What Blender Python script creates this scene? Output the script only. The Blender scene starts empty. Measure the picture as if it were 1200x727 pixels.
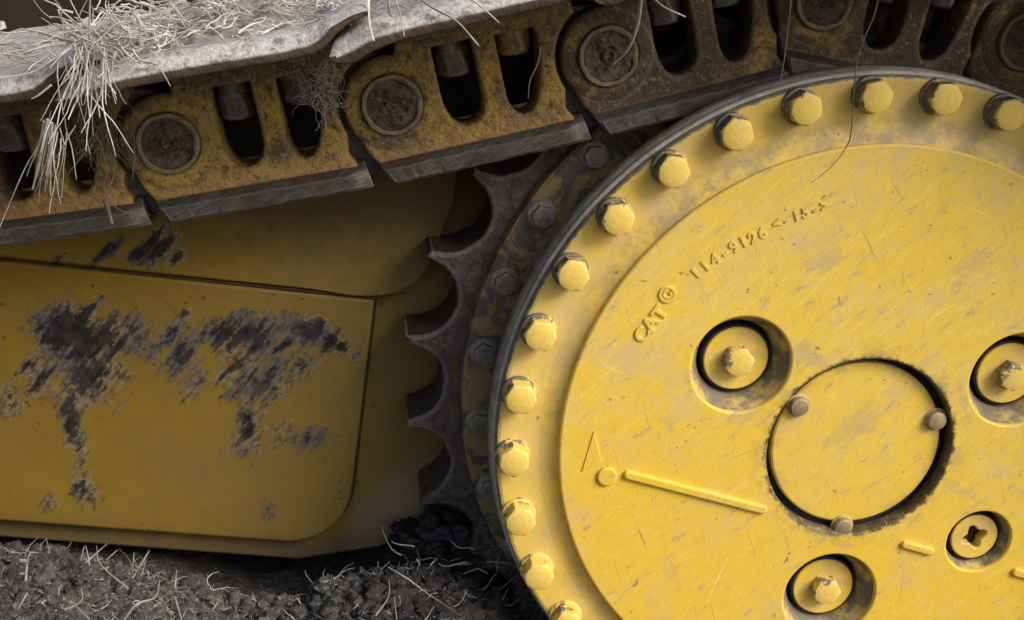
import bpy, bmesh, math, random
from mathutils import Vector, Matrix, noise
random.seed(11)
S = bpy.context.scene
C = S.collection
PI = math.pi
def rad(a): return math.radians(a)

# ------------------------------------------------------------------ camera geometry (solved from the photograph)
RR = ((0.9826985004559241, -0.14759686744769773, -0.11188754140343349),
      (0.10435470774225103, 0.9403217282012915, -0.32389063346223207),
      (0.15301552919134606, 0.3066108481319004, 0.9394551802157083))
TT = (0.36011060360973834, 0.14068770174201692, 1.2376470496963858)
ORG = [-sum(RR[i][j]*TT[i] for i in range(3)) for j in range(3)]
def U(u, v, y):
    """point of the photograph (1200 x 727) on the upright plane at depth y -> (x, z)"""
    c = ((u-600)/1400., (v-363.5)/1400., 1.)
    d = [sum(RR[i][j]*c[i] for i in range(3)) for j in range(3)]
    t = (y+.022-ORG[2])/d[2]
    return (ORG[0]+t*d[0], -(ORG[1]+t*d[1]))
def U3(u, v, y):
    x, z = U(u, v, y); return Vector((x, y, z))

# ------------------------------------------------------------------ object helpers
def link(o, parent=None):
    C.objects.link(o)
    if parent: o.parent = parent
    return o
def thing(name, label, cat, loc=(0,0,0), group=None):
    o = bpy.data.objects.new(name, None); o.empty_display_size = .02
    link(o); o.location = loc
    o['label'] = label; o['category'] = cat
    if group: o['group'] = group
    return o
def tag(o, label=None, cat=None, group=None, kind=None):
    if label: o['label'] = label
    if cat: o['category'] = cat
    if group: o['group'] = group
    if kind: o['kind'] = kind
    return o
def smooth(me, ang=35, flat=True):
    me.shade_smooth()
    me.set_sharp_from_angle(angle=rad(ang))
    for p in me.polygons:
        if flat and abs(p.normal.y) > .9998: p.use_smooth = False       # big flat faces stay flat
def obj(name, me, mat, parent=None, loc=(0,0,0), sm=35):
    if isinstance(me, bmesh.types.BMesh):
        bm = me; me = bpy.data.meshes.new(name)
        bmesh.ops.recalc_face_normals(bm, faces=bm.faces); bm.to_mesh(me); bm.free()
    if sm: smooth(me, sm)
    o = bpy.data.objects.new(name, me)
    me.materials.clear(); me.materials.append(mat)
    link(o, parent); o.location = loc
    return o
def lathe(prof, n=96, cx=0, cz=0, bm=None, close=False):
    """prof: (r, y) ; axis along y"""
    bm = bm or bmesh.new()
    rings = []
    for r, y in prof:
        if r < 1e-6: rings.append([bm.verts.new((cx, y, cz))])
        else: rings.append([bm.verts.new((cx+r*math.cos(2*PI*k/n), y, cz+r*math.sin(2*PI*k/n))) for k in range(n)])
    pairs = list(zip(rings, rings[1:]))
    if close: pairs.append((rings[-1], rings[0]))
    for a, b in pairs:
        for k in range(n):
            k2 = (k+1) % n
            if len(a) == 1 and len(b) == 1: continue
            if len(a) == 1: bm.faces.new((a[0], b[k], b[k2]))
            elif len(b) == 1: bm.faces.new((a[k], a[k2], b[0]))
            else: bm.faces.new((a[k], a[k2], b[k2], b[k]))
    return bm
def circle(cx, cz, r, n=64): return [(cx+r*math.cos(2*PI*k/n), cz+r*math.sin(2*PI*k/n)) for k in range(n)]
def plate(loops, y0, y1, bev=.002, res=2):
    """2D outline (first loop) with holes, filled, thick from y0 (front) to y1, rounded edges -> mesh"""
    cu = bpy.data.curves.new('outline', 'CURVE'); cu.dimensions = '2D'; cu.fill_mode = 'BOTH'
    h = (y1-y0)/2
    cu.extrude = max(h-bev, 1e-5); cu.bevel_depth = bev; cu.bevel_resolution = res; cu.offset = -bev
    for lp in loops:
        s = cu.splines.new('POLY'); s.points.add(len(lp)-1)
        for p, (x, z) in zip(s.points, lp): p.co = (x, z, 0, 1)
        s.use_cyclic_u = True
    o = bpy.data.objects.new('outline', cu); C.objects.link(o)
    dg = bpy.context.evaluated_depsgraph_get(); dg.update()
    me = bpy.data.meshes.new_from_object(o.evaluated_get(dg))
    bpy.data.objects.remove(o); bpy.data.curves.remove(cu)
    for v in me.vertices:
        x, z, d = v.co; v.co = (x, (y0+y1)/2-d, z)
    bm = bmesh.new(); bm.from_mesh(me)
    bmesh.ops.remove_doubles(bm, verts=bm.verts, dist=1e-6)
    bmesh.ops.recalc_face_normals(bm, faces=bm.faces)
    bm.to_mesh(me); bm.free()
    return me
def add_box(bm, x0, x1, y0, y1, z0, z1, bev=0):
    vs = [bm.verts.new((x, y, z)) for x in (x0, x1) for y in (y0, y1) for z in (z0, z1)]
    fs = [(0,1,3,2), (4,6,7,5), (0,4,5,1), (2,3,7,6), (0,2,6,4), (1,5,7,3)]
    faces = [bm.faces.new([vs[i] for i in f]) for f in fs]
    if bev:
        es = list({e for f in faces for e in f.edges})
        bmesh.ops.bevel(bm, geom=es, offset=bev, segments=2, affect='EDGES', profile=.6)
    return bm
def add_tube(bm, pts, r0, r1=None, n=5, flat=1.0, cap=True):
    """tapered tube along points"""
    r1 = r0*.35 if r1 is None else r1
    pts = [Vector(p) for p in pts]; rings = []
    up = Vector((.13, .31, .94)).normalized()
    L = len(pts)-1
    for i, p in enumerate(pts):
        t = (pts[min(i+1, L)]-pts[max(i-1, 0)])
        if t.length < 1e-9: t = Vector((0, 0, 1))
        t.normalize()
        a = t.cross(up)
        if a.length < .1: a = t.cross(Vector((1, 0, 0)))
        a.normalize(); b = t.cross(a)
        r = r0+(r1-r0)*i/L
        rings.append([bm.verts.new(p+a*r*math.cos(2*PI*k/n)+b*r*flat*math.sin(2*PI*k/n)) for k in range(n)])
    for A, B in zip(rings, rings[1:]):
        for k in range(n): bm.faces.new((A[k], A[(k+1) % n], B[(k+1) % n], B[k]))
    if cap:
        bm.faces.new(rings[0]); bm.faces.new(rings[-1])
    return bm
def bez(pts, n=10):
    """Catmull-Rom through points"""
    pts = [Vector(p) for p in pts]
    if len(pts) < 3: return [pts[0].lerp(pts[-1], i/n) for i in range(n+1)]
    P = [pts[0]*2-pts[1]]+pts+[pts[-1]*2-pts[-2]]; out = []
    for i in range(1, len(P)-2):
        m = max(2, n//(len(pts)-1))
        for k in range(m):
            t = k/m; a, b, c, d = P[i-1], P[i], P[i+1], P[i+2]
            out.append(.5*((2*b)+(c-a)*t+(2*a-5*b+4*c-d)*t*t+(3*b-a-3*c+d)*t**3))
    out.append(pts[-1]); return out
def hexhead(bm, R, h, cx=0, cz=0, y=0, rot=0, dome=.06, n=48):
    """hexagonal head of corner radius R standing h towards -y from y, chamfered to a round face"""
    def ring(f, yy, rr):
        out = []
        for k in range(n):
            a = 2*PI*k/n
            m = (a-rot) % (PI/3)-PI/6
            hexr = R*math.cos(PI/6)/math.cos(m)
            hexr = min(hexr, R*.985)
            r = min(hexr, rr)*f
            out.append(bm.verts.new((cx+r*math.cos(a), yy, cz+r*math.sin(a))))
        return out
    ap = R*math.cos(PI/6)
    rs = [ring(1, y, 9), ring(1, y-h*.78, 9), ring(1, y-h*.86, R*.965), ring(1, y-h*.975, ap*.97), ring(1, y-h, ap*.90), ring(.5, y-h*(1+dome), ap)]
    c = bm.verts.new((cx, y-h*(1+dome*1.3), cz))
    for A, B in zip(rs, rs[1:]):
        for k in range(n): bm.faces.new((A[k], A[(k+1) % n], B[(k+1) % n], B[k]))
    for k in range(n): bm.faces.new((rs[-1][k], rs[-1][(k+1) % n], c))
    bm.faces.new(rs[0])
    return bm

# ------------------------------------------------------------------ node helpers
class NT:
    def __init__(s, name):
        s.m = bpy.data.materials.new(name); s.m.use_nodes = True
        s.t = s.m.node_tree; s.t.nodes.clear()
        s.out = s.t.nodes.new('ShaderNodeOutputMaterial'); s.p = s.t.nodes.new('ShaderNodeBsdfPrincipled')
        s.t.links.new(s.p.outputs[0], s.out.inputs[0])
        s.tc = s.t.nodes.new('ShaderNodeTexCoord'); s.co = s.tc.outputs['Object']
        s.rnd = None
    def setin(s, i, v):
        if isinstance(v, bpy.types.NodeSocket): s.t.links.new(v, i)
        elif v is not None:
            if i.type == 'RGBA' and len(v) == 3: v = (*v, 1)
            i.default_value = v
    def math(s, op, a, b=None, c=None, clamp=False):
        n = s.t.nodes.new('ShaderNodeMath'); n.operation = op; n.use_clamp = clamp
        for i, v in zip(n.inputs, (a, b, c)): s.setin(i, v)
        return n.outputs[0]
    def vmath(s, op, a, b=None):
        n = s.t.nodes.new('ShaderNodeVectorMath'); n.operation = op
        s.setin(n.inputs[0], a); s.setin(n.inputs[1], b)
        return n.outputs['Value'] if op in ('LENGTH', 'DISTANCE', 'DOT_PRODUCT') else n.outputs[0]
    def mapping(s, co=None, rot=(0,0,0), scale=(1,1,1), loc=(0,0,0)):
        q = s.t.nodes.new('ShaderNodeMapping'); s.setin(q.inputs[0], co or s.co); q.inputs['Rotation'].default_value = rot
        n = s.t.nodes.new('ShaderNodeMapping'); s.t.links.new(q.outputs[0], n.inputs[0])      # turn first, then stretch
        n.inputs['Scale'].default_value = scale; n.inputs['Location'].default_value = loc
        return n.outputs[0]
    def noise(s, scale, det=4, rough=.6, co=None, dist=0):
        n = s.t.nodes.new('ShaderNodeTexNoise'); s.setin(n.inputs['Vector'], co or s.co)
        n.inputs['Scale'].default_value = scale; n.inputs['Detail'].default_value = det; n.inputs['Roughness'].default_value = rough
        n.inputs['Distortion'].default_value = dist
        return n.outputs[0]
    def voro(s, scale, feature='F1', co=None, rnd=1):
        n = s.t.nodes.new('ShaderNodeTexVoronoi'); s.setin(n.inputs['Vector'], co or s.co); n.feature = feature
        n.inputs['Scale'].default_value = scale; n.inputs['Randomness'].default_value = rnd
        return n.outputs[0]
    def step(s, v, a, b, lo=0., hi=1.):
        n = s.t.nodes.new('ShaderNodeMapRange'); n.interpolation_type = 'SMOOTHSTEP'
        s.setin(n.inputs[0], v)
        for i, x in zip((1, 2, 3, 4), (a, b, lo, hi)): n.inputs[i].default_value = x
        return n.outputs[0]
    def mix(s, f, a, b, mode='MIX'):
        n = s.t.nodes.new('ShaderNodeMix'); n.data_type = 'RGBA'; n.blend_type = mode
        s.setin(n.inputs[0], f); s.setin(n.inputs[6], a); s.setin(n.inputs[7], b)
        return n.outputs[2]
    def xyz(s, co=None):
        n = s.t.nodes.new('ShaderNodeSeparateXYZ'); s.setin(n.inputs[0], co or s.co); return n.outputs
    def normal_up(s):
        g = s.t.nodes.new('ShaderNodeNewGeometry'); return s.xyz(g.outputs['Normal'])
    def randomize(s, k=7):
        oi = s.t.nodes.new('ShaderNodeObjectInfo')
        s.rnd = oi.outputs['Random']
        sc = s.t.nodes.new('ShaderNodeCombineXYZ')
        for i in range(3): s.setin(sc.inputs[i], s.math('MULTIPLY', s.rnd, k*(i+1.3)))
        s.co0 = s.co
        s.co = s.vmath('ADD', s.co, sc.outputs[0])
    def edge(s, r=.003, lo=.02, hi=.14):
        b = s.t.nodes.new('ShaderNodeBevel'); b.inputs[0].default_value = r; b.samples = 4
        g = s.t.nodes.new('ShaderNodeNewGeometry')
        d = s.vmath('DISTANCE', b.outputs[0], g.outputs['Normal'])
        return s.step(d, lo, hi)
    def bump(s, h, strength=.3, dist=.002, prev=None):
        n = s.t.nodes.new('ShaderNodeBump'); n.inputs['Strength'].default_value = strength; n.inputs['Distance'].default_value = dist
        s.setin(n.inputs['Height'], h)
        if prev is not None: s.setin(n.inputs['Normal'], prev)
        return n.outputs[0]
    def fin(s, col, rough=.6, metal=0., nrm=None, spec=.4):
        s.setin(s.p.inputs['Base Color'], col); s.setin(s.p.inputs['Roughness'], rough); s.setin(s.p.inputs['Metallic'], metal)
        s.p.inputs['Specular IOR Level'].default_value = spec
        if nrm is not None: s.setin(s.p.inputs['Normal'], nrm)
        return s.m
def blob(n, cx, cz, rx, rz, ang=0, co=None):
    """1 in the middle of a tilted ellipse in the x-z plane, falling to 0 at its rim"""
    X, Y, Z = n.xyz(co)
    c, s_ = math.cos(rad(ang)), math.sin(rad(ang))
    dx = n.math('SUBTRACT', X, cx); dz = n.math('SUBTRACT', Z, cz)
    a = n.math('DIVIDE', n.math('ADD', n.math('MULTIPLY', dx, c), n.math('MULTIPLY', dz, s_)), rx)
    b = n.math('DIVIDE', n.math('SUBTRACT', n.math('MULTIPLY', dz, c), n.math('MULTIPLY', dx, s_)), rz)
    d = n.math('SQRT', n.math('ADD', n.math('MULTIPLY', a, a), n.math('MULTIPLY', b, b)))
    return n.math('SUBTRACT', 1, d, clamp=True)

COVER = (.0065, -.0075)
YF = -.012
BR, GR, TN = (.90, .66, .22), (.17, .14, .10), (.42, .33, .19)
SCR = [((818,727),(868,622),1.6,BR,.75,0), ((742,606),(763,655),1.5,GR,.75,0), ((1052,727),(1062,648),1.2,TN,.7,0), ((905,260),(1010,232),3,TN,.4,0), ((760,470),(800,520),8,TN,.5,0),
       ((925,318),(1010,290),22,TN,.8,0), ((840,505),(905,470),24,TN,.7,0), ((950,540),(1060,470),26,TN,.7,0), ((985,500),(1060,520),10,TN,.6,0), ((770,640),(800,700),14,TN,.45,0), ((1090,330),(1190,290),24,TN,.6,0),
       ((900,395),(990,440),20,TN,.8,0), ((1090,560),(1160,590),14,TN,.6,0), ((1000,250),(1040,330),1.1,GR,.6,0), ((1100,230),(1180,262),1.2,BR,.6,0), ((690,420),(745,445),1.2,BR,.6,0), ((840,545),(900,520),1.3,GR,.5,0),
       ((930,655),(985,690),12,TN,.6,0), ((1120,430),(1135,500),10,TN,.7,0), ((800,420),(812,470),8,TN,.6,0), ((1040,205),(1062,240),1.2,GR,.6,0), ((700,600),(735,590),1.2,BR,.5,0), ((1080,380),(1130,350),1.3,BR,.6,0)]
# ------------------------------------------------------------------ materials
def yellow_drum():
    n = NT('worn_yellow_paint')
    big = n.noise(7, 4, .6); mid = n.noise(38, 5, .65); fine = n.noise(320, 3, .6)
    col = n.mix(n.step(big, .35, .68), (.74, .490, .040), (.69, .475, .085))
    col = n.mix(n.math('MULTIPLY', n.step(mid, .46, .70), .6), col, (.64, .475, .185))       # pale dusty film
    col = n.mix(n.math('MULTIPLY', n.step(fine, .35, .65), .35), col, (.80, .545, .06))
    g2 = n.noise(70, 7, .75, n.mapping(rot=(0, rad(48), 0), scale=(.45, 1, 1.9)))
    col = n.mix(n.math('MULTIPLY', n.step(g2, .53, .70), .65), col, (.49, .365, .16))
    col = n.mix(n.math('MULTIPLY', n.step(g2, .47, .36), .45), col, (.83, .60, .13))
    bl = n.noise(11, 5, .7, n.mapping(loc=(4, 4, 4)))
    col = n.mix(n.math('MULTIPLY', n.step(bl, .52, .66), .6), col, (.56, .42, .22))
    # brushed dusty streaks
    st = n.noise(26, 5, .7, n.mapping(rot=(0, rad(35), 0), scale=(1, 1, 5)))
    col = n.mix(n.math('MULTIPLY', n.step(st, .55, .75), .5), col, (.56, .44, .21))
    st2 = n.noise(22, 4, .7, n.mapping(rot=(0, rad(-62), 0), scale=(1, 1, 9), loc=(3, 1, 2)))
    col = n.mix(n.math('MULTIPLY', n.step(st2, .60, .74), .5), col, (.45, .36, .20))
    X, Y, Z = n.xyz()
    r = n.math('SQRT', n.math('ADD', n.math('MULTIPLY', X, X), n.math('MULTIPLY', Z, Z)))
    # the lower half has been wiped cleaner
    col = n.mix(n.step(n.math('ADD', Z, n.math('MULTIPLY', n.math('SUBTRACT', big, .5), .3)), .10, -.16, 0, .42), col, (.77, .475, .026))
    # grey grime lying in the fillet, heaviest at the top
    ring = n.math('MULTIPLY', n.step(r, .296, .318), n.step(r, .352, .322))
    top = n.math('ADD', n.step(Z, .05, .30, .32, .78), n.step(X, .1, -.3, -.05, .03))
    g = n.math('MULTIPLY', n.math('MULTIPLY', ring, top), n.step(n.noise(46, 6, .7), .38, .60))
    flat = n.step(Y, -.0100, -.0085, .12, 1)
    col = n.mix(n.math('MULTIPLY', n.math('MULTIPLY', g, .9), flat), col, (.19, .165, .13))
    # the flange carries a dull dusty coat
    fl = n.math('MULTIPLY', n.step(r, .30, .325), n.step(n.noise(17, 5, .65), .3, .7))
    col = n.mix(n.math('MULTIPLY', fl, n.math('MULTIPLY', flat, .55)), col, (.52, .41, .19))
    # flaking at the outer rim
    rim = n.math('MULTIPLY', n.step(n.math('ADD', r, n.math('MULTIPLY', n.math('SUBTRACT', n.noise(70, 6, .75), .5), .016)), .3738, .3762), .93)
    col = n.mix(rim, col, (.20, .185, .16))
    # black grease round the cover seam
    cx = n.math('SUBTRACT', X, COVER[0]); cz = n.math('SUBTRACT', Z, COVER[1])
    rc = n.math('SQRT', n.math('ADD', n.math('MULTIPLY', cx, cx), n.math('MULTIPLY', cz, cz)))
    rn = n.math('ADD', rc, n.math('MULTIPLY', n.math('SUBTRACT', n.noise(85, 5, .75), .5), .022))
    gr = n.math('MULTIPLY', n.step(rn, .1055, .1005), n.step(rc, .096, .1))
    col = n.mix(n.math('MULTIPLY', gr, .92), col, (.025, .023, .02))
    gr2 = n.math('MULTIPLY', n.math('MULTIPLY', n.step(rn, .128, .098), n.step(rc, .078, .096)), n.step(n.noise(50, 5, .7), .4, .65))
    col = n.mix(n.math('MULTIPLY', gr2, .55), col, (.2, .165, .1))
    # scuffs and single scratches
    for (a_, b_, w_, c_, k_, yy) in SCR:
        (x0, z0), (x1, z1) = U(*a_, YF), U(*b_, YF)
        L = math.hypot(x1-x0, z1-z0)/2
        m_ = blob(n, (x0+x1)/2, (z0+z1)/2, L, w_*.00085, math.degrees(math.atan2(z1-z0, x1-x0)))
        m_ = n.step(n.math('ADD', m_, n.math('MULTIPLY', n.math('SUBTRACT', g2 if w_ > 5 else n.noise(180, 4, .7), .5), 2.6 if w_ > 5 else .9)), .22, .75)
        m_ = n.math('MULTIPLY', m_, k_*(.62 if w_ > 5 else .9))
        col = n.mix(m_, col, c_)
    # small dark nicks and long scratches
    nk = n.math('MULTIPLY', n.step(n.noise(130, 2, .5), .695, .74), n.step(n.noise(14, 2, .5), .45, .6))
    col = n.mix(n.math('MULTIPLY', nk, .75), col, (.14, .10, .05))
    sc = n.noise(15, 2, .5, n.mapping(rot=(0, rad(60), 0), scale=(1, 1, 55), loc=(5, 2, 9)))
    col = n.mix(n.math('MULTIPLY', n.step(sc, .70, .735), .55), col, (.84, .66, .28))
    sc2 = n.noise(15, 2, .5, n.mapping(rot=(0, rad(115), 0), scale=(1, 1, 45), loc=(1, 7, 4)))
    col = n.mix(n.math('MULTIPLY', n.step(sc2, .705, .735), .6), col, (.22, .17, .09))
    b = n.bump(fine, .22, .0010); b = n.bump(n.noise(45, 5, .6), .2, .002, b)
    b = n.bump(n.math('MULTIPLY', n.step(sc, .70, .735), -1), .3, .0006, b)
    return n.fin(col, n.step(mid, .3, .7, .5, .72), 0, b, .35)
def yellow_recess():
    n = NT('grimy_yellow_paint')
    a = n.noise(30, 6, .7); f = n.noise(220, 3, .6)
    col = n.mix(n.step(f, .3, .7), (.58, .40, .07), (.62, .46, .15))
    col = n.mix(n.math('MULTIPLY', n.step(a, .38, .58), .92), col, (.14, .12, .095))
    return n.fin(col, .65, 0, n.bump(f, .25, .001), .3)
def yellow_bolt():
    n = NT('chipped_yellow_bolt_paint'); n.randomize()
    X, Y, Z = n.xyz(n.co0)
    r = n.math('SQRT', n.math('ADD', n.math('MULTIPLY', X, X), n.math('MULTIPLY', Z, Z)))
    f = n.noise(300, 3, .6); a = n.noise(120, 5, .7)
    col = n.mix(n.step(f, .3, .7), (.74, .495, .05), (.73, .53, .15))
    col = n.mix(n.math('MULTIPLY', n.step(a, .5, .72), .6), col, (.55, .44, .22))
    ux = n.math('ADD', n.math('MULTIPLY', X, -.85), n.math('MULTIPLY', Z, .5))    # knocks come from the upper left
    wear = n.math('ADD', n.math('ADD', n.math('MULTIPLY', ux, 12), n.math('MULTIPLY', n.math('MINIMUM', r, .0162), 49)), n.math('MULTIPLY', n.math('SUBTRACT', n.noise(75, 7, .75), .5), 2.6))
    wear = n.math('ADD', wear, n.step(Y, -.021, -.014, -.22, .14))
    wear = n.math('ADD', wear, n.math('MULTIPLY', n.math('SUBTRACT', n.rnd, .5), .30))
    oi = n.t.nodes.new('ShaderNodeObjectInfo')
    wear = n.math('ADD', wear, n.step(n.xyz(oi.outputs['Location'])[2], -.15, .36, -.22, .12))
    chip = n.step(wear, .84, .92)
    col = n.mix(n.math('MULTIPLY', chip, .95), col, n.mix(n.noise(260, 3), (.085, .078, .072), (.26, .24, .215)))
    e = n.math('MULTIPLY', n.edge(.0022, .05, .25), n.step(n.noise(140, 3), .35, .6, .25, .8))
    col = n.mix(n.math('MULTIPLY', e, n.math('SUBTRACT', 1, chip)), col, (.86, .70, .34))
    return n.fin(col, n.mix(chip, (.6, .6, .6), (.5, .5, .5)), n.math('MULTIPLY', chip, .4), n.bump(n.math('ADD', f, n.math('MULTIPLY', chip, -1.5)), .35, .0012), .35)
def frame_yellow(stains):
    n = NT('grimy_frame_paint')
    a = n.noise(6, 5, .6); b = n.noise(45, 5, .65)
    st = n.noise(10, 5, .7, n.mapping(scale=(6, 1, .8)))
    col = n.mix(n.step(a, .3, .7), (.255, .156, .017), (.205, .126, .018))
    col = n.mix(n.math('MULTIPLY', n.step(st, .45, .75), .55), col, (.185, .128, .045))
    col = n.mix(n.math('MULTIPLY', n.step(b, .5, .8), .5), col, (.15, .10, .04))
    X, Y, Z = n.xyz()
    film0 = n.step(n.math('ADD', X, n.math('MULTIPLY', n.math('SUBTRACT', a, .5), .5)), -.78, -.56)
    col = n.mix(n.math('MULTIPLY', film0, .6), col, (.200, .142, .048))      # dusty film towards the sprocket
    track_shade = n.step(n.math('ADD', Z, n.math('MULTIPLY', n.math('SUBTRACT', b, .5), .12)), .02, .15)
    col = n.mix(n.math('MULTIPLY', track_shade, .75), col, (.075, .052, .018))  # shade under the track, painted into the upper part of the beam
    film2 = n.step(n.math('ADD', Z, n.math('MULTIPLY', n.math('SUBTRACT', n.noise(28, 5, .7), .5), .10)), -.270, -.318)
    col = n.mix(n.math('MULTIPLY', film2, .7), col, (.105, .080, .052))     # splashed mud along the foot
    if stains:
        total = dark = None
        for (u, v, w, h, ang, k) in stains:
            cx, cz = U(u, v, .2); px = .00104
            m = n.math('MULTIPLY', blob(n, cx, cz, w*px, h*px, ang), k)
            total = m if total is None else n.math('MAXIMUM', total, m)
        # ragged, streaky rim: strokes fall from upper right to lower left
        stroke = n.noise(42, 6, .7, n.mapping(rot=(0, rad(58), 0), scale=(.30, 1, 2.0)))
        grain = n.noise(85, 6, .75)
        t = n.math('ADD', total, n.math('MULTIPLY', n.math('SUBTRACT', stroke, .5), 2.6))
        t = n.math('ADD', t, n.math('MULTIPLY', n.math('SUBTRACT', grain, .5), 1.5))
        film = n.math('MULTIPLY', n.step(t, .08, .52), n.step(total, .01, .10))
        core = n.math('MULTIPLY', n.step(t, .48, .86), n.step(total, .04, .14))
        film_c = n.mix(n.step(n.noise(16, 4), .44, .58), (.25, .195, .115), (.10, .108, .13))
        sp = n.step(n.noise(150, 5, .75, n.mapping(rot=(0, rad(58), 0), scale=(.6, 1, 1.3))), .46, .58)
        film_c = n.mix(n.math('MULTIPLY', sp, .9), film_c, (.032, .028, .028))
        col = n.mix(n.math('MULTIPLY', film, .86), col, film_c)
        col = n.mix(n.math('MULTIPLY', core, .93), col, n.mix(n.step(n.noise(60, 4), .4, .6), (.011, .009, .009), (.032, .028, .029)))
        h = n.math('ADD', n.math('MULTIPLY', film, .5), n.math('ADD', n.math('MULTIPLY', core, .6), n.math('MULTIPLY', n.noise(170, 4, .7), n.math('MULTIPLY', film, 1.2))))
        nb = n.bump(h, .35, .003)
        # tan dust at the lower right
        cx, cz = U(485, 620, .2)
        du = n.step(n.math('ADD', blob(n, cx, cz, .09, .13, -35), n.math('MULTIPLY', n.math('SUBTRACT', b, .5), .5)), .12, .5)
        col = n.mix(n.math('MULTIPLY', du, .75), col, (.26, .195, .125))
        # thin scratches
        sc = n.noise(9, 2, .5, n.mapping(rot=(0, rad(-45), 0), scale=(1, 1, 50), loc=(2, 4, 1)))
        col = n.mix(n.math('MULTIPLY', n.step(sc, .69, .72), .6), col, (.09, .065, .03))
        spk = n.math('MULTIPLY', n.step(n.noise(120, 2, .5), .68, .73), n.step(n.noise(9, 2), .45, .6))
        col = n.mix(n.math('MULTIPLY', spk, .8), col, (.05, .04, .03))
        return n.fin(col, .62, 0, n.bump(b, .12, .002, nb), .15)
    return n.fin(col, .6, 0, n.bump(b, .15, .002), .3)
def link_mat(blackish=0.):
    n = NT('blackish_link_paint' if blackish else 'rusty_yellow_link'); n.randomize(3)
    X, Y, Z = n.xyz(n.co0)
    a = n.noise(18, 6, .7); b = n.noise(70, 6, .7); f = n.noise(260, 4, .65)
    col = n.mix(n.step(a, .35, .62), (.50, .315, .055), (.37, .235, .055))
    col = n.mix(n.math('MULTIPLY', n.step(b, .50, .66), .8), col, (.17, .10, .045))                 # rust brown
    col = n.mix(n.math('MULTIPLY', n.step(n.noise(120, 6, .8), .53, .60), .9), col, (.035, .028, .024))           # black grime specks
    col = n.mix(n.math('MULTIPLY', n.step(n.noise(11, 6, .7), .5, .62), .85), col, (.055, .046, .04))           # grease patches
    col = n.mix(n.math('MULTIPLY', n.step(n.noise(40, 5, .7), .62, .72), .6), col, (.34, .22, .10))
    # more rust low on the plate, darker towards the top
    col = n.mix(n.math('MULTIPLY', n.step(n.math('ADD', Z, n.math('MULTIPLY', n.math('SUBTRACT', b, .5), .05)), -.03, -.05), .6), col, (.44, .26, .10))
    tg = n.step(n.math('ADD', Z, n.math('MULTIPLY', n.math('SUBTRACT', b, .5), .07)), .025, .055)
    col = n.mix(n.math('MULTIPLY', tg, .6), col, (.075, .060, .032))
    gk = n.step(n.noise(14, 6, .7, n.mapping(loc=(3, 8, 1))), .66-blackish*.45, .78-blackish*.40)  # near-black patches, spreading wider on the darker copy
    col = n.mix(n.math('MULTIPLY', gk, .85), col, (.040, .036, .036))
    sp = n.noise(210, 4, .75)
    col = n.mix(n.math('MULTIPLY', n.step(sp, .54, .62), .55), col, (.10, .065, .035))
    col = n.mix(n.math('MULTIPLY', n.step(sp, .44, .36), .5), col, (.50, .34, .12))
    e = n.edge(.004, .03, .2)
    col = n.mix(n.math('MULTIPLY', e, n.step(b, .3, .6, .2, .75)), col, (.22, .165, .10))
    nb = n.bump(n.math('ADD', b, n.math('MULTIPLY', f, .8)), .8, .004)
    return n.fin(col, .62, 0, nb, .3)
def steel(name, c0, c1, rust, amount=.5, metal=.35, rough=.5, streak=None):
    n = NT(name); n.randomize(3)
    a = n.noise(20, 6, .7); f = n.noise(180, 5, .7)
    co = n.mapping(rot=streak, scale=(1, 1, 8)) if streak else None
    s_ = n.noise(60, 4, .6, co)
    col = n.mix(n.step(s_, .3, .7), c0, c1)
    col = n.mix(n.math('MULTIPLY', n.step(a, .48, .66), amount), col, rust)
    col = n.mix(n.math('MULTIPLY', n.step(f, .5, .68), .55), col, tuple(x*.45 for x in c0))
    e = n.edge(.003, .03, .2)
    col = n.mix(n.math('MULTIPLY', e, n.step(f, .3, .6, .1, .7)), col, tuple(min(1, x*2.0) for x in c1))
    return n.fin(col, rough, metal, n.bump(n.math('ADD', f, a), .45, .002), .4)
def sprocket_mat():
    n = NT('sprocket_steel')
    a = n.noise(22, 6, .7); f = n.noise(160, 5, .7); b = n.noise(60, 5, .7)
    col = n.mix(n.step(b, .35, .65), (.066, .050, .043), (.145, .112, .096))
    col = n.mix(n.math('MULTIPLY', n.step(a, .47, .64), .8), col, (.085, .055, .038))
    col = n.mix(n.math('MULTIPLY', n.step(f, .52, .66), .6), col, (.20, .155, .13))
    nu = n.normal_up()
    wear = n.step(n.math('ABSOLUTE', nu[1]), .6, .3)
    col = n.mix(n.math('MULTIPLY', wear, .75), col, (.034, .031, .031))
    e = n.edge(.004, .03, .2)
    col = n.mix(n.math('MULTIPLY', e, .6), col, (.30, .26, .24))
    X, Y, Z = n.xyz()
    mud = n.step(n.math('ADD', Z, n.math('MULTIPLY', n.math('SUBTRACT', a, .5), .16)), -.12, -.22)       # caked with mud near the ground
    col = n.mix(n.math('MULTIPLY', mud, .9), col, n.mix(n.step(f, .45, .6), (.035, .030, .027), (.15, .125, .11)))
    return n.fin(col, .55, .15, n.bump(n.math('ADD', f, a), .8, .004), .4)
def hub_mat():
    n = NT('greasy_hub_paint')
    a = n.noise(24, 6, .65, dist=.6); f = n.noise(150, 5, .7)
    col = n.mix(n.step(n.noise(9, 4), .4, .65), (.085, .075, .068), (.14, .12, .10))
    p = n.step(a, .46, .52)
    col = n.mix(n.math('MULTIPLY', p, .85), col, n.mix(f, (.42, .29, .09), (.24, .17, .075)))
    return n.fin(col, .5, 0, n.bump(n.math('ADD', f, p), .4, .002), .4)
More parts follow.
